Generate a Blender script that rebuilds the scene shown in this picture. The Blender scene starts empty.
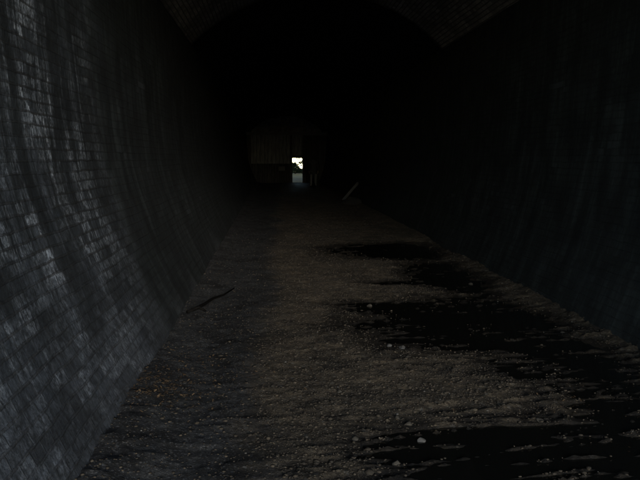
import bpy, bmesh, math, random
import numpy as np
from mathutils import Vector, Matrix

random.seed(7)
rng = np.random.default_rng(11)
scene = bpy.context.scene
COL = scene.collection

# ------------------------------------------------------------------ layout
GRADE = 0.0222            # the tunnel climbs gently away from the camera
Y0, YE = -1.2, 41.0       # mouth behind the camera, end wall
CX = 1.02                 # tunnel centre line (camera stands left of it, x = 0)
F_PX, CAM_H = 628.0, 1.6


def Z(y):
    return GRADE * min(max(y, 0.0), 43.0) + .03 * min(max(y - 43.0, 0.0), 20.0)   # the ground outside goes on rising


def Zn(y):
    return GRADE * np.clip(y, 0.0, 43.0)


# ------------------------------------------------------------------ numpy noise
def _hash(ix, iy, seed):
    h = (ix.astype(np.int64) * 374761393 + iy.astype(np.int64) * 668265263 + seed * 1442695041) & 0x7fffffff
    h = ((h ^ (h >> 13)) * 1274126177) & 0x7fffffff
    h = h ^ (h >> 16)
    return (h & 0xffff) / 65535.0


def vnoise(x, y, seed=0):
    ix, iy = np.floor(x), np.floor(y)
    fx, fy = x - ix, y - iy
    fx, fy = fx * fx * (3 - 2 * fx), fy * fy * (3 - 2 * fy)
    a, b = _hash(ix, iy, seed), _hash(ix + 1, iy, seed)
    c, d = _hash(ix, iy + 1, seed), _hash(ix + 1, iy + 1, seed)
    return (a * (1 - fx) + b * fx) * (1 - fy) + (c * (1 - fx) + d * fx) * fy


def fbm(x, y, seed=0, octv=4, gain=0.5):
    t, amp, tot = 0.0, 1.0, 0.0
    for i in range(octv):
        t = t + amp * vnoise(x * 2 ** i + 17.3 * i, y * 2 ** i - 9.1 * i, seed + i)
        tot += amp
        amp *= gain
    return t / tot - 0.5


def sstep(a, b, x):
    t = np.clip((x - a) / (b - a), 0, 1)
    return t * t * (3 - 2 * t)


# ------------------------------------------------------------------ node helpers
class NT:
    def __init__(self, name):
        self.m = bpy.data.materials.new(name)
        self.m.use_nodes = True
        self.t = self.m.node_tree
        self.p = self.t.nodes['Principled BSDF']

    def n(self, typ, ins=None, **kw):
        nd = self.t.nodes.new(typ)
        for k, v in kw.items():
            setattr(nd, k, v)
        for k, v in (ins or {}).items():
            self.s(nd.inputs[k], v)
        return nd

    def s(self, sock, v):
        if isinstance(v, bpy.types.NodeSocket):
            self.t.links.new(v, sock)
        elif isinstance(v, bpy.types.Node):
            self.t.links.new(v.outputs[0], sock)
        else:
            if sock.type == 'RGBA' and isinstance(v, tuple) and len(v) == 3:
                v = (*v, 1)
            sock.default_value = v

    def math(self, op, a, b=0.0, c=None, clamp=False):
        nd = self.n('ShaderNodeMath', operation=op, use_clamp=clamp)
        self.s(nd.inputs[0], a)
        self.s(nd.inputs[1], b)
        if c is not None:
            self.s(nd.inputs[2], c)
        return nd.outputs[0]

    def mix(self, f, a, b, blend='MIX'):
        nd = self.n('ShaderNodeMix', data_type='RGBA', blend_type=blend)
        self.s(nd.inputs[0], f)
        self.s(nd.inputs[6], a)
        self.s(nd.inputs[7], b)
        return nd.outputs[2]

    def ramp(self, f, a, b, smooth=True):
        nd = self.n('ShaderNodeMapRange', interpolation_type='SMOOTHSTEP' if smooth else 'LINEAR')
        self.s(nd.inputs['Value'], f)
        nd.inputs['From Min'].default_value = a
        nd.inputs['From Max'].default_value = b
        return nd.outputs[0]

    def noise(self, vec, scale, detail=4, rough=0.55, dist=0.0):
        nd = self.n('ShaderNodeTexNoise')
        self.s(nd.inputs['Vector'], vec)
        nd.inputs['Scale'].default_value = scale
        nd.inputs['Detail'].default_value = detail
        nd.inputs['Roughness'].default_value = rough
        nd.inputs['Distortion'].default_value = dist
        return nd.outputs[0]

    def scale(self, vec, sx, sy, sz=1.0):
        nd = self.n('ShaderNodeMapping')
        self.s(nd.inputs['Vector'], vec)
        nd.inputs['Scale'].default_value = (sx, sy, sz)
        return nd.outputs[0]

    def obj(self):
        return self.n('ShaderNodeTexCoord').outputs['Object']

    def uv(self):
        return self.n('ShaderNodeTexCoord').outputs['UV']

    def attr(self, name):
        return self.n('ShaderNodeAttribute', attribute_name=name).outputs['Fac']

    def bump(self, h, dist, strength=1.0, prev=None):
        nd = self.n('ShaderNodeBump')
        self.s(nd.inputs['Height'], h)
        nd.inputs['Distance'].default_value = dist
        nd.inputs['Strength'].default_value = strength
        if prev is not None:
            self.s(nd.inputs['Normal'], prev)
        return nd.outputs[0]

    def out(self, color=None, rough=None, normal=None, spec=None):
        if color is not None:
            self.s(self.p.inputs['Base Color'], color)
        if rough is not None:
            self.s(self.p.inputs['Roughness'], rough)
        if normal is not None:
            self.s(self.p.inputs['Normal'], normal)
        if spec is not None:
            self.s(self.p.inputs['Specular IOR Level'], spec)
        return self.m


def brick_cells(N, uv, bond_len=0.23, row_h=0.077, joint=0.011):
    """English bond laid in metres on a UV map: returns random per brick, mortar mask."""
    wob = N.n('ShaderNodeTexNoise')
    N.s(wob.inputs['Vector'], uv)
    wob.inputs['Scale'].default_value = 5.0
    wob.inputs['Detail'].default_value = 3
    sub = N.n('ShaderNodeVectorMath', operation='SUBTRACT')
    N.s(sub.inputs[0], wob.outputs['Color'])
    sub.inputs[1].default_value = (.5, .5, .5)
    sc = N.n('ShaderNodeVectorMath', operation='SCALE')
    N.s(sc.inputs[0], sub.outputs[0])
    sc.inputs['Scale'].default_value = 0.026
    ad = N.n('ShaderNodeVectorMath', operation='ADD')
    N.s(ad.inputs[0], uv)
    N.s(ad.inputs[1], sc.outputs[0])
    sep = N.n('ShaderNodeSeparateXYZ')
    N.s(sep.inputs[0], ad.outputs[0])
    u, v = sep.outputs[0], sep.outputs[1]
    vr = N.math('DIVIDE', v, row_h)
    row = N.math('FLOOR', vr)
    fv = N.math('SUBTRACT', vr, row)
    odd = N.math('FLOORED_MODULO', row, 2.0)
    ln = N.math('MULTIPLY_ADD', odd, -bond_len / 2, bond_len)
    jit = N.n('ShaderNodeTexWhiteNoise', noise_dimensions='1D')
    N.s(jit.inputs['W'], row)
    ush = N.math('MULTIPLY_ADD', jit.outputs['Value'], 0.03, u)
    ush = N.math('MULTIPLY_ADD', odd, bond_len / 4, ush)
    ur = N.math('DIVIDE', ush, ln)
    col = N.math('FLOOR', ur)
    fu = N.math('SUBTRACT', ur, col)
    du = N.math('MULTIPLY', N.math('MINIMUM', fu, N.math('SUBTRACT', 1.0, fu)), ln)
    dv = N.math('MULTIPLY', N.math('MINIMUM', fv, N.math('SUBTRACT', 1.0, fv)), row_h)
    d = N.math('MINIMUM', N.math('MULTIPLY', du, 1.9), dv)
    # worn arrises
    d = N.math('MULTIPLY_ADD', N.math('SUBTRACT', N.noise(uv, 45, 3), 0.5), 0.010, d)
    brick = N.ramp(d, joint * 0.35, joint * 0.95)
    comb = N.n('ShaderNodeCombineXYZ')
    N.s(comb.inputs[0], row)
    N.s(comb.inputs[1], col)
    wn = N.n('ShaderNodeTexWhiteNoise', noise_dimensions='3D')
    N.s(wn.inputs['Vector'], comb.outputs[0])
    sc2 = N.n('ShaderNodeSeparateColor')
    N.s(sc2.inputs[0], wn.outputs['Color'])
    return brick, wn.outputs['Value'], sc2.outputs[1], row


def mat_wall(name, pale_near=True):
    N = NT(name)
    uv = N.uv()
    brick, r1, r2, row = brick_cells(N, uv)
    sep = N.n('ShaderNodeSeparateXYZ')
    N.s(sep.inputs[0], uv)
    u, v = sep.outputs[0], sep.outputs[1]
    runs = N.noise(N.scale(uv, 7, 0.5), 1.0, 9, 0.74, .35)          # water runs down the wall
    runs2 = N.noise(N.scale(uv, 34, 2.4), 1.0, 7, 0.7)
    blot = N.noise(uv, 1.1, 5, 0.6)
    fine = N.noise(N.scale(uv, 62, 32), 1.0, 6, 0.7)
    grain = N.noise(uv, 140, 4, 0.7)
    damp_brick = N.mix(r1, (.072, .080, .089), (.235, .257, .287))
    damp_brick = N.mix(N.ramp(fine, .3, .75), (.075, .078, .086), damp_brick)
    # lime bloom and wet glints painted pale on some brick faces, broken up by scaling
    bl = N.math('MULTIPLY', N.ramp(r2, .18, .72), N.ramp(fine, .38, .58))
    bl = N.math('MULTIPLY', bl, N.ramp(runs, .36, .60))
    bl = N.math('MULTIPLY', bl, N.ramp(blot, .34, .58))
    bl = N.math('MULTIPLY', bl, N.ramp(N.noise(uv, 19, 4, .6), .36, .54))
    bl = N.math('MULTIPLY', bl, N.math('MULTIPLY_ADD', N.ramp(v, .75, 1.9), .6, .4))
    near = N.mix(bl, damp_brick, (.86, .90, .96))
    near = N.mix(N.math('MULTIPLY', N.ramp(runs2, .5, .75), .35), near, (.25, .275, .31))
    mort = N.mix(N.noise(uv, 22, 4), (.028, .025, .024), (.115, .105, .098))
    fade = N.math('MULTIPLY', N.ramp(blot, .36, .60), N.math('MULTIPLY_ADD', N.ramp(v, .7, 1.8), .6, .4))
    vis = N.math('MAXIMUM', brick, N.math('MULTIPLY_ADD', fade, -.62, .74))
    low = N.ramp(N.math('MULTIPLY_ADD', N.math('SUBTRACT', blot, .5), 1.2, v), 1.25, .55)
    vis = N.math('MAXIMUM', vis, N.math('MULTIPLY', low, .8))
    near = N.mix(vis, mort, near)
    mott = N.noise(N.scale(uv, 34, 13), 1.0, 7, .72)
    near = N.mix(N.math('MULTIPLY', N.ramp(mott, .54, .36), .75), near, (.022, .023, .025))
    near = N.mix(N.math('MULTIPLY', N.ramp(mott, .56, .72), .55), near, (.38, .41, .45))
    # soot and slime of the right wall; also the left wall's darker stretch
    soot = N.mix(N.ramp(runs, .42, .72), (.018, .0205, .020), (.075, .086, .082))
    soot = N.mix(N.math('MULTIPLY', N.ramp(runs2, .52, .8), .5), soot, (.090, .098, .098))
    soot = N.mix(N.math('MULTIPLY', N.math('MULTIPLY', N.ramp(r1, .75, 1.0), N.ramp(blot, .5, .75)), .5), soot, (.14, .15, .155))
    soot = N.mix(brick, N.mix(.45, soot, (.032, .031, .029)), soot)
    lime = N.math('MULTIPLY', N.ramp(runs2, .58, .74), N.ramp(N.noise(uv, 1.7, 6, .7), .54, .66))
    soot = N.mix(N.math('MULTIPLY', lime, .55), soot, (.20, .21, .21))
    if pale_near:
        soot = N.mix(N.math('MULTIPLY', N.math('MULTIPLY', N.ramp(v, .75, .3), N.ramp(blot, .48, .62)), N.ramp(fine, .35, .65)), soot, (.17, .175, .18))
        low_dark = N.ramp(N.math('MULTIPLY_ADD', N.math('SUBTRACT', blot, .5), 1.8, v), 1.15, .35)
        near = N.mix(N.math('MULTIPLY', low_dark, .5), near, (.045, .043, .042))  # darker towards the foot of the wall
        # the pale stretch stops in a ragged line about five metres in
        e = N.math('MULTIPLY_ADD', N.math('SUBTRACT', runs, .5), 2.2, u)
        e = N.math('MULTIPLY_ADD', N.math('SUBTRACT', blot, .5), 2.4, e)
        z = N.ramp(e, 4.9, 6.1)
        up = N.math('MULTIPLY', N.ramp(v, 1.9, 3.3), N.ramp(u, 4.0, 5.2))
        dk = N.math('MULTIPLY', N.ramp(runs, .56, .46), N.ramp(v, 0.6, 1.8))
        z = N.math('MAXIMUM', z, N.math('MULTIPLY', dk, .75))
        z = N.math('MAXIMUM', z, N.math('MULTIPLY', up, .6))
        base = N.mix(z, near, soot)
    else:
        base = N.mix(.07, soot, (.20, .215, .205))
    base = N.mix(N.math('MULTIPLY', N.ramp(N.noise(uv, 2.3, 7, .7), .58, .40), .55), base, (.014, .014, .013))
    base = N.mix(N.ramp(grain, .35, .75), N.mix(.35, base, (.01, .01, .01)), base)
    h = N.math('MULTIPLY_ADD', N.ramp(fine, .2, .8), .35, brick)
    h = N.math('MULTIPLY_ADD', r1, .5, h)
    nrm = N.bump(h, .007, .8)
    nrm = N.bump(grain, .006, .8, N.bump(N.noise(uv, 26, 6, .7), .012, .7, nrm))
    rg = N.ramp(runs2, .2, .9)
    rough = N.math('MULTIPLY_ADD', rg, .3, .62)
    return N.out(base, rough, nrm, .22)


def mat_vault(name, c0, c1, c2):
    N = NT(name)
    uv = N.uv()
    brick, r1, r2, row = brick_cells(N, uv)
    blot = N.noise(uv, 1.6, 5, .6)
    fine = N.noise(uv, 38, 5, .65)
    c = N.mix(r1, c0, c1)
    c = N.mix(N.math('MULTIPLY', N.ramp(r2, .6, 1), N.ramp(fine, .4, .7)), c, c2)
    c = N.mix(N.math('MULTIPLY', N.ramp(blot, .66, .34), .6), c, (.05, .046, .04))
    c = N.mix(brick, N.mix(.4, c0, (.02, .018, .015)), c)
    h = N.math('MULTIPLY_ADD', r2, .8, N.math('MULTIPLY_ADD', fine, .5, brick))
    return N.out(c, .85, N.bump(h, .022, 1.0), .25)


def mat_floor():
    N = NT('gravel_floor')
    o = N.obj()
    mud, wet = N.attr('mud'), N.attr('wet')
    vo = N.n('ShaderNodeTexVoronoi', feature='F1')
    N.s(vo.inputs['Vector'], o)
    vo.inputs['Scale'].default_value = 42
    sc = N.n('ShaderNodeSeparateColor')
    N.s(sc.inputs[0], vo.outputs['Color'])
    r = sc.outputs[0]
    vo2 = N.n('ShaderNodeTexVoronoi', feature='F1')
    N.s(vo2.inputs['Vector'], o)
    vo2.inputs['Scale'].default_value = 105
    sc2 = N.n('ShaderNodeSeparateColor')
    N.s(sc2.inputs[0], vo2.outputs['Color'])
    blot = N.noise(o, 2.6, 6, .62)
    fine = N.noise(o, 60, 5, .7)
    stone = N.mix(r, (.056, .042, .027), (.26, .198, .128))
    stone = N.mix(N.math('MULTIPLY', sc2.outputs[1], .5), stone, (.14, .108, .073))
    stone = N.mix(N.ramp(N.math('MULTIPLY', r, sc.outputs[1]), .62, .8), stone, (.26, .225, .175))
    strk = N.noise(N.scale(o, 3.0, 9.0), 1.0, 6, .66)
    stone = N.mix(N.math('MULTIPLY', N.ramp(strk, .58, .38), .65), stone, (.030, .025, .019))
    stone = N.mix(N.math('MULTIPLY', N.ramp(blot, .60, .36), .6), stone, (.038, .032, .024))
    soil = N.mix(r, (0.0250, 0.0245, 0.0235), (0.0625, 0.0610, 0.0590))
    soil = N.mix(N.ramp(blot, .52, .4), soil, (0.0180, 0.0170, 0.0160))
    soil = N.mix(N.ramp(sc2.outputs[0], .86, .97), soil, (0.1300, 0.1250, 0.1200))
    c = N.mix(mud, stone, soil)
    c = N.mix(N.math('MULTIPLY', N.ramp(vo.outputs['Distance'], .0, .022), .25), c, (0.0200, 0.0170, 0.0140))
    c = N.mix(wet, c, N.mix(.80, c, (0.0050, 0.0045, 0.0040)))
    h = N.math('MULTIPLY_ADD', N.ramp(vo.outputs['Distance'], .020, .0), .9, fine)
    h = N.math('MULTIPLY_ADD', r, .9, h)
    nrm = N.bump(h, .016, 1.0)
    nrm = N.bump(N.ramp(vo2.outputs['Distance'], .009, .0), .006, .9, nrm)
    return N.out(c, N.math('MULTIPLY_ADD', wet, -.30, .92), nrm, .2)


def mat_simple(name, ca, cb, scale=12, rough=.8, bump=.004, stretch=(1, 1, 1), spec=.3):
    N = NT(name)
    o = N.scale(N.obj(), *stretch)
    f = N.noise(o, scale, 6, .62)
    g = N.noise(o, scale * 7, 4, .65)
    c = N.mix(N.ramp(f, .32, .68), ca, cb)
    c = N.mix(N.math('MULTIPLY', N.ramp(g, .5, .8), .4), c, tuple(x * .45 for x in ca))
    h = N.math('MULTIPLY_ADD', g, .5, f)
    return N.out(c, rough, N.bump(h, bump, 1.0), spec)


def mat_boards(name, ca, cb, board=.16):
    """Upright boards: the gaps and tone differ board by board (local x across)."""
    N = NT(name)
    o = N.obj()
    sep = N.n('ShaderNodeSeparateXYZ')
    N.s(sep.inputs[0], o)
    xb = N.math('DIVIDE', sep.outputs[0], board)
    k = N.math('FLOOR', xb)
    f = N.math('SUBTRACT', xb, k)
    wn = N.n('ShaderNodeTexWhiteNoise', noise_dimensions='1D')
    N.s(wn.inputs['W'], k)
    d = N.math('MINIMUM', f, N.math('SUBTRACT', 1.0, f))
    gap = N.ramp(d, .015, .06)
    gr = N.noise(N.scale(o, 30, 30, 1.6), 1.0, 5, .6)
    c = N.mix(wn.outputs['Value'], ca, cb)
    c = N.mix(N.ramp(gr, .62, .35), c, tuple(x * .4 for x in ca))
    c = N.mix(gap, (.006, .006, .006), c)
    return N.out(c, .85, N.bump(N.math('MULTIPLY_ADD', gr, .3, gap), .01, .8), .2)


def mat_flat(name, c, rough=.7, spec=.3):
    N = NT(name)
    f = N.noise(N.obj(), 30, 4, .6)
    return N.out(N.mix(f, tuple(x * .75 for x in c), tuple(min(1, x * 1.2) for x in c)), rough, None, spec)


# ------------------------------------------------------------------ mesh helpers
def link(name, me, mat, parent=None):
    o = bpy.data.objects.new(name, me)
    COL.objects.link(o)
    if mat is not None:
        me.materials.append(mat)
    if parent is not None:
        o.parent = parent
    return o


def mesh_obj(name, verts, faces, mat, parent=None, smooth=True):
    me = bpy.data.meshes.new(name)
    me.from_pydata([tuple(v) for v in verts], [], [tuple(f) for f in faces])
    me.update()
    if smooth:
        me.polygons.foreach_set('use_smooth', [True] * len(me.polygons))
    return link(name, me, mat, parent)


def bm_obj(name, bm, mat, parent=None, smooth=False):
    me = bpy.data.meshes.new(name)
    bmesh.ops.recalc_face_normals(bm, faces=bm.faces[:])
    bm.to_mesh(me)
    bm.free()
    if smooth:
        me.polygons.foreach_set('use_smooth', [True] * len(me.polygons))
    return link(name, me, mat, parent)


def empty(name, loc, rz=0.0):
    o = bpy.data.objects.new(name, None)
    COL.objects.link(o)
    o.location = loc
    o.rotation_euler = (0, 0, rz)
    o.empty_display_size = .2
    return o


def tag(o, label=None, cat=None, group=None, kind=None):
    for k, v in (('label', label), ('category', cat), ('group', group), ('kind', kind)):
        if v:
            o[k] = v
    return o


def add_box(bm, c, s, bevel=0.0, rot=None):
    r = bmesh.ops.create_cube(bm, size=1.0)
    vs = r['verts']
    bmesh.ops.scale(bm, vec=s, verts=vs)
    if bevel:
        es = list({e for v in vs for e in v.link_edges})
        rr = bmesh.ops.bevel(bm, geom=es, offset=bevel, segments=2, affect='EDGES', profile=.5)
        vs = list({v for f in rr['faces'] for v in f.verts} | {v for v in vs if v.is_valid})
    if rot is not None:
        bmesh.ops.rotate(bm, cent=(0, 0, 0), matrix=rot, verts=vs)
    bmesh.ops.translate(bm, vec=c, verts=vs)
    return vs


# ------------------------------------------------------------------ world point under a pixel of the photograph (plan position only)
def plan(px, py):
    y = F_PX * CAM_H / (py - 158.0)
    return (px - 271.0) / F_PX * y, y


# ------------------------------------------------------------------ tunnel section
WALL_H = np.array([-.35, 0, .3, .6, .95, 1.3, 1.6, 1.9, 2.35, 2.8, 3.35, 3.9])
WALL_W = np.array([1.90, 2.05, 2.17, 2.28, 2.37, 2.45, 2.495, 2.53, 2.56, 2.585, 2.61, 2.63])


def wall_half(h):
    return np.interp(h, WALL_H, WALL_W)


def closed_sheet(name, S_in, S_out, ys, mat, arc, bulge=None, parent=None):
    """Solid lining: inner section swept along y, an outer section, closed at the edges.
    S_in / S_out: arrays (n,2) of x,z.  UV: u = y in metres, v = length along the section."""
    n, m = len(S_in), len(ys)
    V = []
    for j, y in enumerate(ys):
        for i in range(n):
            dx, dz = (0, 0) if bulge is None else bulge[j][i]
            V.append((S_in[i][0] + dx, y, S_in[i][1] + dz + Z(y)))
    off = len(V)
    yo = [ys[0], ys[-1]]
    for y in yo:
        for i in range(n):
            V.append((S_out[i][0], y, S_out[i][1] + Z(y)))
    Fc = []
    for j in range(m - 1):
        for i in range(n - 1):
            a = j * n + i
            Fc.append((a, a + 1, a + n + 1, a + n))
    inner = len(Fc)
    for i in range(n - 1):
        a = off + i
        Fc.append((a, a + n, a + n + 1, a + 1))
        Fc.append((i, off + i, off + i + 1, i + 1))
        e = (m - 1) * n + i
        Fc.append((e, e + 1, off + n + i + 1, off + n + i))
    for i in (0, n - 1):
        Fc.append(tuple(j * n + i for j in range(m)) + (off + n + i, off + i))
    me = bpy.data.meshes.new(name)
    me.from_pydata(V, [], Fc)
    uvl = me.uv_layers.new(name='UVMap')
    for p in me.polygons:
        for li in p.loop_indices:
            vi = me.loops[li].vertex_index
            if vi < off:
                uvl.data[li].uv = (ys[vi // n], arc[vi % n])
            else:
                uvl.data[li].uv = (yo[(vi - off) // n], arc[(vi - off) % n])
        p.use_smooth = p.index < inner
    me.update()
    return link(name, me, mat, parent)


def section_arc(S):
    d = np.hypot(np.diff(S[:, 0]), np.diff(S[:, 1]))
    return np.concatenate([[0], np.cumsum(d)])


M_left = mat_wall('pale_to_dark_brick', True)
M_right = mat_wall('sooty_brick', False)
M_vault = mat_vault('brown_brick', (.20, .188, .168), (.39, .362, .322), (.54, .51, .47))  # brick tone raised pale to stand in for flash light
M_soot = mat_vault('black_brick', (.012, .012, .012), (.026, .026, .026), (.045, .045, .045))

hs = np.linspace(-.35, 3.9, 48)
ysW = np.concatenate([np.arange(Y0, 12, .12), np.linspace(12, YE + .5, 60)])
for side, mat, label in ((-1, M_left, 'left tunnel wall of brick, pale close to the camera, darker and streaked beyond'),
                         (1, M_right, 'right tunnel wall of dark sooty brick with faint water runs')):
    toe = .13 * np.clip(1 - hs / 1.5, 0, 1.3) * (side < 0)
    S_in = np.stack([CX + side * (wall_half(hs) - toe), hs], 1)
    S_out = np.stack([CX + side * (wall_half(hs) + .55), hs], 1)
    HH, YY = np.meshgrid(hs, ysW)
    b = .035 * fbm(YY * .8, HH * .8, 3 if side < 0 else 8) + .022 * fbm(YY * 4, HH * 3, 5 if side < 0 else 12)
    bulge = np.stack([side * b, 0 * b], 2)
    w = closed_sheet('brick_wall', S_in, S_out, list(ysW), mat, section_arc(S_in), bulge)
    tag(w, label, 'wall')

# near vault: a segmental arch of brown brick, ends in an edge 13.6 m in
YV = 13.6


def arc_section(half, spring, apex, n):
    rise = apex - spring
    R = (half * half + rise * rise) / (2 * rise)
    a = math.asin(half / R)
    th = np.linspace(-a, a, n)
    return np.stack([CX + R * np.sin(th), apex - R + R * np.cos(th)], 1)


S_in, S_out = arc_section(2.655, 3.904, 5.06, 61), arc_section(3.2, 4.1, 5.55, 61)
ysV = np.arange(Y0, YV + .001, .2)
II, YY = np.meshgrid(np.arange(61), ysV)
b = .05 * fbm(YY * 1.1, II * .12, 21)
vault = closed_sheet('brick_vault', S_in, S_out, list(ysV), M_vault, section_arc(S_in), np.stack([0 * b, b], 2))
tag(vault, 'brown brick vault overhead, ending in a clean arched edge', 'vault')
# far vault: higher and black with soot
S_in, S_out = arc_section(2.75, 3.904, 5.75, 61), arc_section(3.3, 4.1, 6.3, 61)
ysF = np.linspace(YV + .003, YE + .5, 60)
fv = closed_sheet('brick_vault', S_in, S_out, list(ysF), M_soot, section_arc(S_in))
tag(fv, 'soot black brick vault, higher, in the depth of the tunnel', 'vault')

# hill over the tunnel
M_hill = mat_simple('hill_grass', (.05, .07, .025), (.10, .10, .045), 1.5, .95, .05)
inn = [(CX + s * w, h) for s, w, h in ((-1, 2.6, -.6), (-1, 3.12, 1.6), (-1, 3.2, 4.1), (-1, 2.2, 6.0), (-1, 0, 6.45), (1, 2.2, 6.0), (1, 3.2, 4.1), (1, 3.12, 1.6), (1, 2.6, -.6))]
ou = [(CX + x, h) for x, h in ((-40, -.6), (-26, 4), (-16, 8), (-7, 10.5), (0, 11), (7, 10.5), (16, 8), (26, 4), (40, -.6))]
V, Fc = [], []
for y in (Y0, YE + .45):
    for p in inn + ou:
        V.append((p[0], y, p[1] + Z(y)))
for i in range(8):
    Fc += [(i, i + 1, 18 + i + 1, 18 + i), (9 + i, 27 + i, 27 + i + 1, 9 + i + 1),
           (i, 9 + i, 9 + i + 1, i + 1), (18 + i, 18 + i + 1, 27 + i + 1, 27 + i)]
Fc += [(0, 18, 27, 9), (8, 17, 35, 26)]
tag(mesh_obj('hill', V, Fc, M_hill, None, False), kind='structure')

# ------------------------------------------------------------------ ground outside
M_ground = mat_simple('dry_ground', (.26, .155, .04), (.38, .235, .075), .8, .95, .03)
xs = [-3000, -600, -150, -60, -39, -20, -8, -4, 6, 10, 20, 40, 60, 150, 600, 3000]
yg = [-3000, -600, -150, -60, -20, -8, Y0, 0, 10, 20, 30, 40, 41.6, 43, 46, 50, 56, 63, 80, 120, 300, 900, 3000]
V = [(x, y, Z(y) - (.5 if Y0 < y < 41 else .04)) for y in yg for x in xs]
nx = len(xs)
Fc = [(j * nx + i, j * nx + i + 1, (j + 1) * nx + i + 1, (j + 1) * nx + i) for j in range(len(yg) - 1) for i in range(nx - 1)]
tag(mesh_obj('ground', V, Fc, M_ground, None, False), kind='structure')


# ------------------------------------------------------------------ tunnel floor: gravel with hollows that hold water
def blob(x, y, cx, cy, rx, ry, e=.55):
    d = np.sqrt(((x - cx) / rx) ** 2 + ((y - cy) / ry) ** 2)
    return 1 - sstep(1 - e, 1 + e, d)


def floor_parts(x, y):
    wx = x + .45 * fbm(x * 1.1, y * 2.4, 31) + .16 * fbm(x * 4, y * 9, 33)
    wy = y + .55 * fbm(x * .9, y * 1.2, 32)
    p = blob(wx, wy, 2.35, 10.9, 1.25, 1.0)
    p = np.maximum(p, .92 * blob(wx, wy, 2.05, 6.0, 1.25, 1.0))
    p = np.maximum(p, blob(wx, wy, 1.25, 6.75, .55, .28))
    p = np.maximum(p, .9 * blob(wx, wy, 2.5, 8.4, .65, 1.3))
    p = np.maximum(p, .84 * blob(wx, wy, 2.45, 5.0, .75, 1.2))
    p = np.maximum(p, .80 * blob(wx, wy, 1.55, 3.15, 1.05, .62))
    p = np.maximum(p, .80 * blob(wx, wy, 2.55, 3.6, .8, 1.0))
    p = np.maximum(p, .85 * blob(wx, wy, 1.75, 8.1, .6, .16))
    # gravel ripples that run across the tunnel
    q = fbm(x * .55 + .3 * y, y * 4.0 - .5 * x, 41, 3)
    ridge = np.clip(1 - np.abs(q) / .040, 0, 1)
    q2 = fbm(x * 1.1, y * 6.5, 45, 3)
    q3 = fbm(x * .8 + 9, y * 5.5 - x * 1.1, 47, 3)
    ridge2 = np.maximum(np.clip(1 - np.abs(q2) / .055, 0, 1), np.clip(1 - np.abs(q3) / .055, 0, 1))
    h = .020 * fbm(x * 1.8, y * 1.8, 51) + (1 - .55 * p) * (.018 * fbm(x * 6, y * 6, 53) + .016 * fbm(x * 17, y * 17, 55, 3))
    h = h + (.03 + .05 * fbm(x * 5, y * 5, 71)) * sstep(-.45, -.85, x + .3 * fbm(x * 3, y * 3, 72)) * sstep(5.2, 4.4, y)
    h = h - .066 * p + p * np.maximum(.048 * ridge, .042 * ridge2) * np.clip(.82 + 1.5 * fbm(x * 2.4, y * 3.0, 81), .25, 1.05) + .007 * ridge2 + .010 * fbm(x * 3, y * 11, 58)
    h = h + .06 * sstep(2.5, 3.2, x + .12 * fbm(y * 1.3, x, 57)) + .05 * sstep(-.5, -.95, x + .22 * fbm(x * 2, y * 2.2, 59))
    mud = sstep(.18, -.22, x + .55 * fbm(x * 1.2, y * .8, 61) + .3 * fbm(x * 5, y * 5, 63) - .02 * (y - 6))
    return h, p, mud


WATER = -.028
xf = np.linspace(-1.35, 3.4, 330)
yf = [Y0, -.6, 0, .6, 1.1, 1.5, 1.8]
while yf[-1] < YE + .6:
    yf.append(yf[-1] + max(.016, .0062 * yf[-1]))
yf = np.array(yf)
XX, YY = np.meshgrid(xf, yf)
H, P, MUD = floor_parts(XX, YY)
V = np.stack([XX, YY, H + Zn(YY)], 2).reshape(-1, 3)
ni, nj = len(xf), len(yf)
idx = np.arange(ni * nj).reshape(nj, ni)
Q = np.stack([idx[:-1, :-1], idx[:-1, 1:], idx[1:, 1:], idx[1:, :-1]], 2).reshape(-1, 4)
me = bpy.data.meshes.new('path')
me.vertices.add(len(V))
me.vertices.foreach_set('co', V.ravel().astype(np.float32))
me.loops.add(Q.size)
me.loops.foreach_set('vertex_index', Q.ravel().astype(np.int32))
me.polygons.add(len(Q))
me.polygons.foreach_set('loop_start', np.arange(0, Q.size, 4, dtype=np.int32))
me.polygons.foreach_set('loop_total', np.full(len(Q), 4, dtype=np.int32))
me.polygons.foreach_set('use_smooth', np.ones(len(Q), dtype=bool))
me.update()
me.validate()
wet = np.clip(sstep(WATER + .034, WATER + .008, H) + .45 * P, 0, 1)
for nm, arr in (('mud', MUD), ('wet', wet)):
    at = me.attributes.new(nm, 'FLOAT', 'POINT')
    at.data.foreach_set('value', arr.ravel().astype(np.float32))
floor = link('path', me, mat_floor())
tag(floor, kind='structure')

# still water in the hollows
Nw = NT('dark_water')
hw = Nw.noise(Nw.obj(), 14, 3)
M_water = Nw.out((.006, .006, .005), .06, Nw.bump(hw, .002, .15), .5)
V, Fc = [], []
yw = [2.0, 4, 6, 8, 10, 12.6]
for y in yw:
    V += [(.2, y, Z(y) + WATER), (3.3, y, Z(y) + WATER)]
Fc = [(2 * i, 2 * i + 1, 2 * i + 3, 2 * i + 2) for i in range(len(yw) - 1)]
tag(mesh_obj('water', V, Fc, M_water, None, False), kind='structure')


def floor_z(x, y):
    h, _, _ = floor_parts(np.array([x]), np.array([y]))
    return float(h[0]) + Z(y)


# ------------------------------------------------------------------ loose gravel (nobody could count it)
ico = bmesh.new()
bmesh.ops.create_icosphere(ico, subdivisions=1, radius=1.0)
IV = np.array([v.co[:] for v in ico.verts])
IF = np.array([[v.index for v in f.verts] for f in ico.faces])
ico.free()


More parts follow.
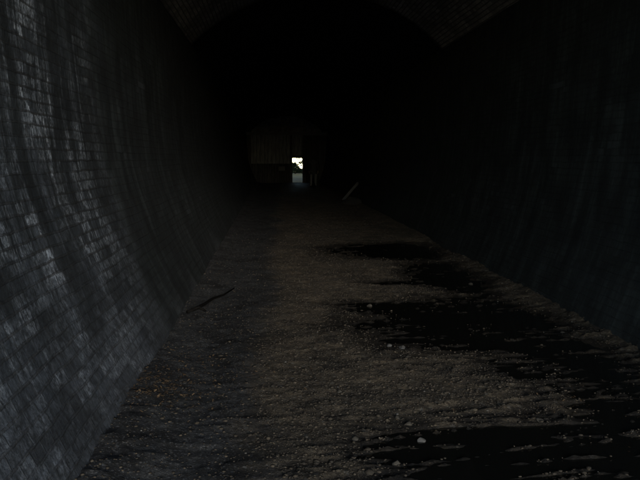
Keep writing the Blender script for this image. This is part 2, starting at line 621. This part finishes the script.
def pebbles(name, n, size, ylo, yhi, mat, keep):
    y = ylo * (yhi / ylo) ** rng.random(n)
    x = rng.uniform(-1.0, 3.2, n)
    h, p, mud = floor_parts(x, y)
    k = keep(x, y, h, p, mud)
    x, y, h = x[k], y[k], h[k]
    n = len(x)
    s = size * rng.lognormal(0, .38, n)
    V = IV[None] * (1 + .35 * (rng.random((n, len(IV), 1)) - .5)) * np.stack([s * rng.uniform(.8, 1.5, n), s * rng.uniform(.8, 1.3, n), s * rng.uniform(.35, .65, n)], 1)[:, None, :]
    a = rng.uniform(0, 6.28, n)
    ca, sa = np.cos(a)[:, None], np.sin(a)[:, None]
    X = V[:, :, 0] * ca - V[:, :, 1] * sa + x[:, None]
    Y = V[:, :, 0] * sa + V[:, :, 1] * ca + y[:, None]
    ZZ = V[:, :, 2] + (h + Zn(y) + s * .25)[:, None]
    P3 = np.stack([X, Y, ZZ], 2).reshape(-1, 3)
    T = (IF[None] + (np.arange(n) * len(IV))[:, None, None]).reshape(-1, 3)
    me = bpy.data.meshes.new(name)
    me.vertices.add(len(P3))
    me.vertices.foreach_set('co', P3.ravel().astype(np.float32))
    me.loops.add(T.size)
    me.loops.foreach_set('vertex_index', T.ravel().astype(np.int32))
    me.polygons.add(len(T))
    me.polygons.foreach_set('loop_start', np.arange(0, T.size, 3, dtype=np.int32))
    me.polygons.foreach_set('loop_total', np.full(len(T), 3, dtype=np.int32))
    me.update()
    me.validate()
    at = me.attributes.new('rnd', 'FLOAT', 'POINT')
    at.data.foreach_set('value', np.repeat(rng.random(n), len(IV)).astype(np.float32))
    o = link(name, me, mat)
    tag(o, 'loose gravel strewn over the tunnel floor', 'gravel', kind='stuff')
    return o


Ng = NT('loose_stone')
rr = Ng.attr('rnd')
cs = Ng.mix(rr, (.024, .019, .013), (.085, .066, .045))
cs = Ng.mix(Ng.ramp(rr, .993, 1.0), cs, (0.1800, 0.1700, 0.1500))
M_peb = Ng.out(Ng.mix(Ng.ramp(Ng.noise(Ng.obj(), 60, 4), .3, .7), Ng.mix(.4, cs, (0.0150, 0.0150, 0.0150)), cs), .9, None, .2)
pebbles('gravel', 100000, .0050, 2.3, 26, M_peb,
        lambda x, y, h, p, mud: (h > WATER + .004) & (rng.random(len(x)) < np.where(mud > .5, .22, .9) * (1 - .6 * p) * (1 - sstep(5, 26, y))))

# ------------------------------------------------------------------ single stones one can point at
def rock_mesh(seed, s):
    bm = bmesh.new()
    bmesh.ops.create_icosphere(bm, subdivisions=3, radius=1.0)
    r = random.Random(seed)
    pl = [(Vector((r.uniform(-1, 1), r.uniform(-1, 1), r.uniform(-.6, 1))).normalized(), r.uniform(.55, .85)) for _ in range(9)]
    for v in bm.verts:
        for nrm, d in pl:
            k = v.co.dot(nrm) - d
            if k > 0:
                v.co -= nrm * k * .92
    bmesh.ops.scale(bm, vec=(s * r.uniform(.85, 1.15), s * r.uniform(.7, 1.0), s * r.uniform(.5, .8)), verts=bm.verts[:])
    return bm


M_pale = mat_simple('pale_stone', (.06, .056, .050), (.10, .094, .084), 25, .85, .004)
M_tan = mat_simple('tan_stone', (.028, .024, .018), (.055, .047, .036), 25, .85, .004)
ROCKS = [  # px, py, size m, pale, label
    (405, 352, .036, 1, 'brightest pale stone, at the near end of the widest puddle'),
    (391.5, 348.5, .030, 1, 'pale rounded stone just left of the brightest stone by the puddle'),
    (411, 362, .020, 1, 'small dull stone below the brightest stone at the puddle edge'),
    (370.5, 306, .034, 0, 'tan stone on the pointed left tip of the widest puddle'),
    (427, 286.5, .034, 0, 'tan stone beside the thin strip of water up the tunnel'),
    (476, 285, .034, 0, 'dull stone among the far gravel ripples on the right'),
    (340, 399, .022, 0, 'small tan stone alone in the middle of the lit gravel'),
    (427, 449.5, .026, 1, 'pale angular stone standing out of the nearest puddle'),
    (413, 434, .026, 0, 'tan stone at the upper rim of the nearest puddle'),
    (401, 428, .018, 0, 'small tan stone on the gravel above the nearest puddle'),
    (401, 475, .030, 1, 'dull stone lowest in the picture, in the nearest puddle'),
    (357, 448, .022, 0, 'tan stone at the left end of the nearest puddle'),
    (555, 434, .026, 0, 'tan stone in the dark water at the lower right'),
    (562.5, 432, .028, 1, 'upright stone in the dark water at the lower right'),
    (577, 338, .028, 0, 'small tan stone below the gravel bank by the right wall'),
    (271, 391, .016, 1, 'small stone alone on the dull left side of the floor'),
    (215, 434, .012, 1, 'tiny stone nearest the left wall'),
    (305.5, 446, .013, 1, 'tiny stone between the puddle and the left side'),
]
for k, (px, py, s, pale, lab) in enumerate(ROCKS):
    x, y = plan(px, py)
    o = bm_obj('stone', rock_mesh(100 + k, s), M_pale if k in (0, 1, 7) else M_tan, None, True)
    o.location = (x, y, max(floor_z(x, y), Z(y) + WATER - s * .15) + s * .18)
    o.rotation_euler = (0, 0, random.uniform(0, 6))
    tag(o, lab, 'stone', 'single stones on the tunnel floor')


# ------------------------------------------------------------------ branch on the left
def tube(bm, pts, rad, seg=8):
    rings = []
    for i, p in enumerate(pts):
        p = Vector(p)
        t = (Vector(pts[min(i + 1, len(pts) - 1)]) - Vector(pts[max(i - 1, 0)])).normalized()
        a = t.cross(Vector((0, 0, 1)))
        a = a.normalized() if a.length > 1e-4 else Vector((1, 0, 0))
        b2 = t.cross(a)
        rings.append([bm.verts.new(p + (a * math.cos(6.2832 * k / seg) + b2 * math.sin(6.2832 * k / seg)) * rad[i]) for k in range(seg)])
    for r0, r1 in zip(rings, rings[1:]):
        for k in range(seg):
            bm.faces.new((r0[k], r0[(k + 1) % seg], r1[(k + 1) % seg], r1[k]))
    bm.faces.new(rings[0])
    bm.faces.new(rings[-1][::-1])


M_bark = mat_simple('wet_bark', (.004, .0035, .003), (.009, .008, .007), 30, .9, .004, (1, 1, 1), .04)
br = empty('branch', (*plan(205, 305), Z(6.9)))
bx, by, bz = br.location


def on_floor(px, py, lift):
    x, y = plan(px, py)
    return (x - bx, y - by, floor_z(x, y) + lift - bz)


bm = bmesh.new()
tube(bm, [on_floor(186, 318, .02), on_floor(193, 315.5, .03), on_floor(203, 310, .035), on_floor(212, 302, .03), on_floor(222, 297, .03), on_floor(233, 290, .02)],
     [.017, .018, .015, .013, .011, .006])
bm_obj('stem', bm, M_bark, br, True)
bm = bmesh.new()
tube(bm, [on_floor(191, 316, .03), on_floor(198, 314.5, .05), on_floor(204, 316, .03)], [.02, .016, .009])
bm_obj('twig', bm, M_bark, br, True)
tag(br, 'dark broken branch lying on the floor near the left wall', 'branch')

# ------------------------------------------------------------------ leaf litter at the foot of the left wall
Nl = NT('dead_leaf')
rl = Nl.attr('rnd')
M_leaf = Nl.out(Nl.mix(rl, (.038, .024, .013), (.105, .068, .037)), .8, None, .2)
V, Fc, R = [], [], []
spots = [(152, 400, .15, 240), (178, 372, .28, 200), (165, 402, .22, 120), (585, 416, .16, 26), (215, 385, .4, 40), (450, 396, .5, 30)]
for px, py, sp, n in spots:
    cx, cy = plan(px, py)
    for _ in range(n):
        x, y = cx + random.gauss(0, sp), cy + random.gauss(0, sp)
        if x < -1.02:
            continue
        s, a = random.uniform(.006, .014), random.uniform(0, 6.28)
        z = max(floor_z(x, y), Z(y) + WATER) + .012
        t1, t2 = random.uniform(-.5, .5), random.uniform(-.4, .4)
        k0 = len(V)
        for lx, ly, lz in ((-1, 0, 0), (-.3, .5, .18), (.5, .42, .22), (1.1, 0, .1), (.5, -.42, .2), (-.3, -.5, .16), (.1, 0, 0)):
            X, Y = lx * math.cos(a) - ly * math.sin(a), lx * math.sin(a) + ly * math.cos(a)
            V.append((x + X * s, y + Y * s, z + s * (lz + t1 * lx + t2 * ly)))
        for i in range(6):
            Fc.append((k0 + i, k0 + (i + 1) % 6, k0 + 6))
        R += [random.random()] * 7
lo = mesh_obj('leaf_litter', V, Fc, M_leaf, None, False)
at = lo.data.attributes.new('rnd', 'FLOAT', 'POINT')
at.data.foreach_set('value', R)
tag(lo, 'brown dead leaves scattered at the foot of the left wall', 'leaves', kind='stuff')

# ------------------------------------------------------------------ plank leaning on the right wall, spoil heap at its foot
M_plank = mat_simple('grey_plank', (.045, .045, .043), (.075, .074, .071), 8, .8, .004, (6, 6, 1))
px0, py0 = 2.74, 23.9
bm = bmesh.new()
L = .90
add_box(bm, (0, 0, L / 2 - .02), (.10, .035, L), .004)
pk = bm_obj('plank', bm, M_plank)
pk.location = (px0, py0, floor_z(px0, py0))
pk.rotation_euler = (0.05, math.radians(41), 0)
tag(pk, 'grey plank leaning against the right wall deep in the tunnel', 'plank')
V, Fc = [], []
for j in range(25):
    for i in range(33):
        u, v = i / 16 - 1, j / 12 - 1
        d = math.hypot(u, v)
        x, y = 2.92 + u * .40, 22.3 + v * 1.1
        n = float(fbm(np.array([x * 5.0]), np.array([y * 5.0]), 77)[0])
        V.append((x, y, Z(y) + .02 + (.19 + .18 * n) * max(0, 1 - d * d) - .06 * (d > 1)))
for j in range(24):
    for i in range(32):
        a = j * 33 + i
        Fc.append((a, a + 1, a + 34, a + 33))
hp = mesh_obj('spoil_heap', V, Fc, mat_simple('spoil', (.035, .032, .028), (.07, .064, .055), 14, .95, .02))
tag(hp, 'low grey spoil heap by the right wall below the leaning plank', 'heap')

# ------------------------------------------------------------------ end wall: timber screen with a small doorway
EZ = Z(YE)
ew = empty('end_wall', (CX, YE, EZ))
tag(ew, 'boarded end wall closing the tunnel, with one bright doorway', 'wall')
M_bd_pale = mat_boards('weathered_boards', (.185, .20, .225), (.225, .245, .275), .24)
M_bd_dark = mat_boards('dark_boards', (.035, .034, .033), (.07, .068, .065))
M_beam = mat_simple('old_beam', (.08, .086, .095), (.12, .128, .14), 9, .85, .006, (1, 6, 6))
M_frame = mat_simple('dark_timber', (.03, .028, .025), (.06, .056, .05), 9, .85, .006)
DX0, DX1, DH = 1.375 - CX, 2.03 - CX, 1.60      # doorway, local x


def slab(name, x0, x1, z0, z1, mat, y=0.0, t=.08, parent=ew, bevel=.004):
    bm = bmesh.new()
    add_box(bm, ((x0 + x1) / 2, y, (z0 + z1) / 2), (x1 - x0, t, z1 - z0), bevel)
    return bm_obj(name, bm, mat, parent)


slab('board_panel', -2.36, DX0 - .05, 1.24, 3.12, M_bd_pale)
slab('board_panel', -2.75, -2.363, -.3, 3.12, M_bd_dark, .006)
slab('post', -2.43, -2.29, -.3, 3.06, M_frame, -.06, .06)
slab('lower_panel', -2.36, DX0 - .05, -.3, 1.34, M_bd_dark, .10)
slab('board_panel', DX1 + .05, 2.75, -.3, 3.12, M_bd_dark)
slab('door_post', DX0 - .157, DX0, -.3, 3.06, M_frame, -.03, .16)
slab('door_post', DX1, DX1 + .157, -.3, 3.06, M_frame, -.03, .16)
slab('lintel', DX0 + .003, DX1 - .003, DH, DH + .16, M_frame, -.03, .14)
slab('threshold', DX0 + .003, DX1 - .003, -.3, .03, M_frame, 0, .18)
slab('transom_panel', DX0 - .06, DX1 + .06, DH + .1, 3.12, M_bd_pale, .082)
slab('notice_board', -.52, -.12, .78, 1.06, mat_flat('pale_board', (.09, .092, .098)), -.06, .03)
slab('cross_beam', -2.75, 2.75, 3.063, 3.24, M_beam, -.03, .2, bevel=.012)
# tympanum: brick filling between beam and vault
Sp = arc_section(2.9, 3.9, 5.95, 41)
bm = bmesh.new()
fr, bk = [], []
pts = [(-2.9, 3.245)] + [(p[0] - CX, p[1]) for p in Sp] + [(2.9, 3.245)]
for x, z in pts:
    fr.append(bm.verts.new((x, 0.0, z)))
    bk.append(bm.verts.new((x, .35, z)))
bm.faces.new(fr)
bm.faces.new(bk[::-1])
for i in range(len(pts)):
    k = (i + 1) % len(pts)
    bm.faces.new((fr[i], fr[k], bk[k], bk[i]))
M_soot_flat = mat_simple('sooty_render', (.012, .012, .012), (.022, .022, .022), 6, .95, .004)
Nt = NT('arch_infill_brick')
ob = Nt.obj()
bt = Nt.n('ShaderNodeTexBrick', {'Color1': (.2, .2, .2), 'Color2': (.34, .34, .33), 'Mortar': (.05, .05, .048), 'Scale': 4.4, 'Mortar Size': .02})
sp3 = Nt.n('ShaderNodeSeparateXYZ')
Nt.s(sp3.inputs[0], ob)
cb3 = Nt.n('ShaderNodeCombineXYZ')
Nt.s(cb3.inputs[0], sp3.outputs[0])
Nt.s(cb3.inputs[1], sp3.outputs[2])
Nt.s(bt.inputs['Vector'], cb3.outputs[0])
M_tym = Nt.out(Nt.mix(Nt.ramp(Nt.noise(ob, 3.0, 6, .7), .75, .25), Nt.mix(.35, bt.outputs[0], (.13, .135, .145)), (.05, .05, .052)), .9, None, .2)
bm_obj('tympanum', bm, M_soot_flat, ew)
Sa = arc_section(2.25, 3.35, 4.27, 25)
bm = bmesh.new()
pts = [(-2.25, 3.243)] + [(p[0] - CX, p[1]) for p in Sa] + [(2.25, 3.243)]
fr = [bm.verts.new((x, -.06, z)) for x, z in pts]
bk = [bm.verts.new((x, .02, z)) for x, z in pts]
bm.faces.new(fr)
bm.faces.new(bk[::-1])
for i in range(len(pts)):
    k = (i + 1) % len(pts)
    bm.faces.new((fr[i], fr[k], bk[k], bk[i]))
bm_obj('arch_infill', bm, M_tym, ew)

# ------------------------------------------------------------------ person by the doorway
M_skin = mat_flat('skin', (.25, .17, .13), .6)
M_jacket = mat_flat('dark_jacket', (.034, .034, .038), .85)
M_trouser = mat_flat('pale_trousers', (.125, .13, .14), .85)
M_hair = mat_flat('dark_hair', (.015, .012, .010), .6)
M_shoe = mat_flat('dark_shoe', (.02, .019, .018), .6)


def skinned(name, verts, edges, radii, mat, parent, root=0, sub=1):
    me = bpy.data.meshes.new(name)
    me.from_pydata(verts, edges, [])
    o = link(name, me, mat, parent)
    m = o.modifiers.new('skin', 'SKIN')
    m.use_smooth_shade = True
    sv = me.skin_vertices[0].data if me.skin_vertices else None
    if sv is None:
        bm = bmesh.new()
        bm.from_mesh(me)
        bm.verts.layers.skin.verify()
        bm.to_mesh(me)
        bm.free()
        sv = me.skin_vertices[0].data
    for i, r in enumerate(radii):
        sv[i].radius = (r, r) if not isinstance(r, tuple) else r
        sv[i].use_root = i == root
    s = o.modifiers.new('sub', 'SUBSURF')
    s.levels = s.render_levels = sub
    return o


PX, PY = 2.36, 35.3
pe = empty('person', (PX, PY, floor_z(PX, PY)), math.radians(172))
tag(pe, 'person in a long dark jacket and pale trousers standing beside the doorway', 'person')
# facing -y (towards the camera); z up
bv = [(0, 0, .92), (0, 0, 1.08), (0, -.01, 1.25), (0, 0, 1.40), (0, 0, 1.47), (0, -.015, 1.55), (0, -.02, 1.64), (0, -.01, 1.70)]
bR = [(.15, .11), (.135, .10), (.155, .11), (.13, .09), (.055, .055), (.07, .08), (.078, .095), (.045, .06)]
be = [(i, i + 1) for i in range(7)]


def chain(start, pts, rad):
    k = start
    for p, r in zip(pts, rad):
        bv.append(p)
        bR.append(r)
        be.append((k, len(bv) - 1))
        k = len(bv) - 1
    return k


for s in (-1, 1):
    chain(0, [(s * .10, 0, .86), (s * .13, -.015, .48), (s * .15, .01, .10), (s * .155, -.05, .045), (s * .16, -.15, .03)],
          [.088, .058, .042, .042, .03])
    hnd = chain(3, [(s * .19, 0, 1.38), (s * .245, .02, 1.12), (s * .255, -.06, .90), (s * .255, -.08, .84)], [.055, .044, .032, (.02, .034)])
    for q, (dy, ln) in enumerate(((-.03, .075), (-.01, .085), (.01, .08), (.028, .065))):
        chain(hnd, [(s * .253, -.085 + dy, .795), (s * .248, -.09 + dy * 1.1, .795 - ln * .5), (s * .235, -.092 + dy * 1.1, .795 - ln)], [.010, .009, .007])
    chain(hnd, [(s * .24, -.125, .83), (s * .232, -.14, .795)], [.011, .009])
body = skinned('body', bv, be, bR, M_skin, pe, 0, 2)
# face
for nm, c, r_, m_ in (('nose', (0, -.112, 1.615), (.012, .018, .024), M_skin), ('ear', (-.078, -.01, 1.62), (.01, .018, .03), M_skin),
                      ('ear', (.078, -.01, 1.62), (.01, .018, .03), M_skin), ('eye', (-.03, -.10, 1.645), (.012, .008, .007), M_hair),
                      ('eye', (.03, -.10, 1.645), (.012, .008, .007), M_hair), ('mouth', (0, -.095, 1.57), (.024, .008, .005), M_hair)):
    bm = bmesh.new()
    bmesh.ops.create_icosphere(bm, subdivisions=2, radius=1)
    bmesh.ops.scale(bm, vec=r_, verts=bm.verts[:])
    bmesh.ops.translate(bm, vec=c, verts=bm.verts[:])
    bm_obj(nm, bm, m_, pe, True)
bm = bmesh.new()
q = bmesh.ops.create_uvsphere(bm, u_segments=20, v_segments=12, radius=1)
for v in bm.verts:
    if v.co.z < -.1 and v.co.y < -.1:
        v.co.z = -.1 + (v.co.z + .1) * .1
    if v.co.y < -.6 and v.co.z < .35:
        v.co.y = -.6
bmesh.ops.scale(bm, vec=(.094, .112, .125), verts=bm.verts[:])
bmesh.ops.translate(bm, vec=(0, .014, 1.645), verts=bm.verts[:])
bm_obj('hair', bm, M_hair, pe, True)
jv = [(0, 0, .70), (0, 0, .76), (0, 0, 1.02), (0, -.01, 1.2), (0, 0, 1.385), (0, -.005, 1.47), (0, -.012, 1.58)]
jR = [(.25, .215), (.24, .20), (.18, .14), (.185, .14), (.155, .115), (.10, .10), (.082, .09)]
je = [(i, i + 1) for i in range(6)]
for s in (-1, 1):
    k = 4
    for p, r in (((s * .195, 0, 1.375), .078), ((s * .25, .02, 1.12), .066), ((s * .256, -.06, .88), .046)):
        jv.append(p)
        jR.append(r)
        je.append((k, len(jv) - 1))
        k = len(jv) - 1
skinned('jacket', jv, je, jR, M_jacket, pe, 0, 2)
tv, tR, te = [(0, 0, .96)], [(.165, .12)], []
for s in (-1, 1):
    k = 0
    for p, r in (((s * .10, 0, .82), .108), ((s * .12, -.02, .50), .082), ((s * .135, .012, .09), .060)):
        tv.append(p)
        tR.append(r)
        te.append((k, len(tv) - 1))
        k = len(tv) - 1
skinned('trousers', tv, te, tR, M_trouser, pe, 0, 2)
for s in (-1, 1):
    bm = bmesh.new()
    q = bmesh.ops.create_uvsphere(bm, u_segments=14, v_segments=8, radius=1)
    for v in bm.verts:
        v.co.z = max(v.co.z, -.75)
    bmesh.ops.scale(bm, vec=(.052, .135, .055), verts=bm.verts[:])
    bmesh.ops.translate(bm, vec=(s * .157, -.06, .042), verts=bm.verts[:])
    bm_obj('shoe', bm, M_shoe, pe, True)

# ------------------------------------------------------------------ greenery beyond the doorway
M_fol = [mat_simple('leaf_green', (.030, .050, .018), (.06, .085, .03), 3, .6, .0),
         mat_simple('leaf_olive', (.045, .055, .022), (.085, .095, .04), 3, .6, .0)]
M_trunk = mat_simple('bark', (.05, .04, .03), (.10, .085, .065), 14, .9, .02)


def crown_mesh(clumps, n, leaf, seed):
    r = random.Random(seed)
    V, Fc = [], []
    wts = [max(.03, c[3] ** 2) for c in clumps]
    for _ in range(n):
        cx, cy, cz, rad = r.choices(clumps, wts)[0]
        d = Vector((r.gauss(0, 1), r.gauss(0, 1), r.gauss(0, 1))).normalized() * rad * r.random() ** .45
        p = Vector((cx, cy, cz)) + d
        if p.z < .03:
            continue
        rot = Matrix.Rotation(r.uniform(0, 6.28), 3, 'Z') @ Matrix.Rotation(r.uniform(-1.2, 1.2), 3, 'X')
        s = leaf * r.uniform(.6, 1.3) * min(1.0, .6 + rad * 2)
        k = len(V)
        for q in ((-1, 0, 0), (0, .45, .15), (1.1, 0, 0), (0, -.45, .15)):
            V.append(p + rot @ Vector(q) * s)
        Fc += [(k, k + 1, k + 2), (k, k + 2, k + 3)]
    return V, Fc


def plant(name, x, y, clumps, n, leaf, mat, label, cat, trunk=None, seed=1):
    e = empty(name, (x, y, Z(y) - .04))
    V, Fc = crown_mesh(clumps, n, leaf, seed)
    mesh_obj('crown' if trunk else 'foliage', V, Fc, mat, e, False)
    bm = bmesh.new()
    if trunk:
        tube(bm, trunk[0], trunk[1])
        for c in clumps:
            tube(bm, [trunk[0][-2], ((trunk[0][-2][0] + c[0]) / 2, c[1] * .5, (trunk[0][-2][2] + c[2]) / 2 + .2), c[:3]], [trunk[1][-2] * .6, .05, .02], 6)
        bm_obj('trunk', bm, M_trunk, e, True)
    else:
        for c in clumps:
            tube(bm, [(0, 0, 0), (c[0] * .6, c[1] * .6, c[2] * .6), c[:3]], [.03, .02, .01], 6)
        bm_obj('stem', bm, M_trunk, e, True)
    tag(e, label, cat)
    return e


for sgn in (-1, 1):  # added unseen banks that keep side sky light off the tunnel walls
    V, Fc = [], []
    for j in range(26):
        y = YE + .46 + j * 2.0
        for i, (dx, dz) in enumerate(((1.9, -.2), (2.2, 1.0), (2.6, 3.0), (3.2, 5.4), (4.2, 7.6), (7.0, 9.0), (12.0, 9.5))):
            k = float(fbm(np.array([y * .7]), np.array([dx * 1.3]), 90 + sgn)[0])
            V.append((CX + .55 + .056 * j + sgn * (dx + .10 * j + .5 * k), y, Z(y) + dz + .3 * k - (.3 if i in (0,) else 0)))
    for j in range(25):
        for i in range(6):
            a = j * 7 + i
            Fc.append((a, a + 1, a + 8, a + 7))
    tag(mesh_obj('sky_screen_bank', V, Fc, M_hill, None, True), kind='structure')
M_bounce = mat_simple('pale_bounce', (.36, .34, .31), (.50, .48, .44), 1.2, .95, .03)  # unseen pale sheet added behind the camera, bounces light into the vault
tag(mesh_obj('bounce_sheet', [(-8, -60, -.02), (10, -60, -.02), (10, Y0 - .02, -.02), (-8, Y0 - .02, -.02)], [(0, 1, 2, 3)], M_bounce, None, False), kind='structure')


def out_x(px, y):
    return (px - 271) / F_PX * y


plant('shrub', out_x(294.8, 61), 61, [(-.30, 0, .3, .32), (.05, .1, .35, .34), (.35, 0, .28, .28), (-.25, .1, .70, .26), (.08, 0, .74, .24), (.30, .1, .55, .2), (-.02, 0, .98, .13)], 4200, .06, M_fol[0],
      'dark green shrub at the left side of the doorway view', 'shrub', seed=3)
plant('shrub', out_x(301.5, 62), 62, [(0, 0, .22, .28), (.3, .1, .3, .3), (-.25, 0, .3, .24), (.25, 0, .5, .16)], 3000, .06, M_fol[1],
      'low olive shrub at the right side of the doorway view', 'shrub', seed=4)
plant('tree', 3.25, 47.5, [(-1.64, 0, 1.22, .07), (-1.55, .1, 1.14, .09), (-1.48, 0, 1.05, .06), (-1.12, 0, 1.27, .07), (-1.03, .1, 1.21, .08), (-.95, 0, 1.30, .09), (-1.2, 0, 1.12, .05), (-.98, 0, 1.06, .05), (-.3, 0, 1.9, .3), (0, 0, 2.9, .7), (-1.2, 0, 3.3, .8), (-2.2, .1, 3.5, .8), (-3.2, 0, 3.9, .9), (-2.6, -1.2, 4.2, 1.0),
                         (-1.2, -1.4, 3.9, 1.0), (.2, -1.2, 3.8, 1.0), (-1.4, 1.2, 4.0, 1.1), (-2.8, 1.4, 4.4, 1.1), (.3, 1.0, 3.8, 1.0), (-1.2, 0, 5.2, 1.3), (-2.6, 0, 5.4, 1.2), (.3, 0, 5.0, 1.2)], 26000, .075, M_fol[0],  # upper crown is out of view, added to shade the doorway
      'tree with leaf fringe in the doorway and an added unseen crown for shade', 'tree',
      ([(.1, 0, 0), (.14, .05, .8), (.08, 0, 1.6), (-.1, 0, 2.6), (-.3, 0, 3.6)], [.15, .13, .11, .09, .05]), 5)
plant('tree', out_x(284, 66), 66, [(.3, 0, 1.7, .5), (.1, 0, 2.4, .7), (-.6, 0, 2.2, .8), (-.2, 0, 3.1, .8)], 4500, .08, M_fol[1],
      'small olive tree behind the left side of the doorway', 'tree',
      ([(-.2, 0, 0), (-.2, .05, .8), (-.25, 0, 1.6), (-.2, 0, 2.4), (-.2, 0, 3.0)], [.12, .10, .085, .06, .03]), 6)

# ------------------------------------------------------------------ light
SUN_EL, SUN_AZ = math.radians(12.5), math.radians(8.0)   # low behind the camera; azimuth: degrees to the right of straight behind
sd = Vector((math.sin(SUN_AZ) * math.cos(SUN_EL), -math.cos(SUN_AZ) * math.cos(SUN_EL), math.sin(SUN_EL)))  # towards the sun
ld = bpy.data.lights.new('Sun', 'SUN')
ld.energy = 0.6
ld.angle = math.radians(20)
ld.color = (1.0, .96, .91)
lo = bpy.data.objects.new('Sun', ld)
COL.objects.link(lo)
lo.rotation_euler = (-sd).to_track_quat('-Z', 'Y').to_euler()
lo.location = (0, -20, 20)

w = bpy.data.worlds.new('World')
scene.world = w
w.use_nodes = True
nt = w.node_tree
sky = nt.nodes.new('ShaderNodeTexSky')
sky.sky_type = 'NISHITA'
sky.sun_disc = False
sky.sun_elevation = SUN_EL
sky.sun_rotation = math.atan2(sd.x, sd.y)
sky.air_density = .85
sky.dust_density = 0.1
sky.ozone_density = 1.0
bg = nt.nodes['Background']
bg.inputs['Strength'].default_value = .15
nt.links.new(sky.outputs[0], bg.inputs['Color'])

# ------------------------------------------------------------------ camera
cam = bpy.data.cameras.new('Camera')
cam.sensor_width = 36
cam.lens = F_PX / 640 * 36
cam.clip_start, cam.clip_end = .05, 8000
co = bpy.data.objects.new('Camera', cam)
COL.objects.link(co)
co.location = (0, 0, CAM_H)
d = Vector((0, 1, GRADE)).normalized()
tx, ty = (271 - 320) / F_PX, (240 - 158) / F_PX
yaw, pit = .08, .12
for _ in range(60):
    Fw = Vector((math.sin(yaw) * math.cos(pit), math.cos(yaw) * math.cos(pit), -math.sin(pit)))
    Rt = Vector((math.cos(yaw), -math.sin(yaw), 0))
    Up = Rt.cross(Fw)
    yaw += d.dot(Rt) / d.dot(Fw) - tx
    pit -= d.dot(Up) / d.dot(Fw) - ty
co.rotation_euler = Fw.to_track_quat('-Z', 'Y').to_euler()
scene.camera = co

scene.view_settings.view_transform = 'Standard'
scene.view_settings.look = 'None'
scene.view_settings.gamma = 1.0
scene.view_settings.use_curve_mapping = False
scene.view_settings.exposure = 1.8
scene.cycles.max_bounces = 8
scene.cycles.diffuse_bounces = 5
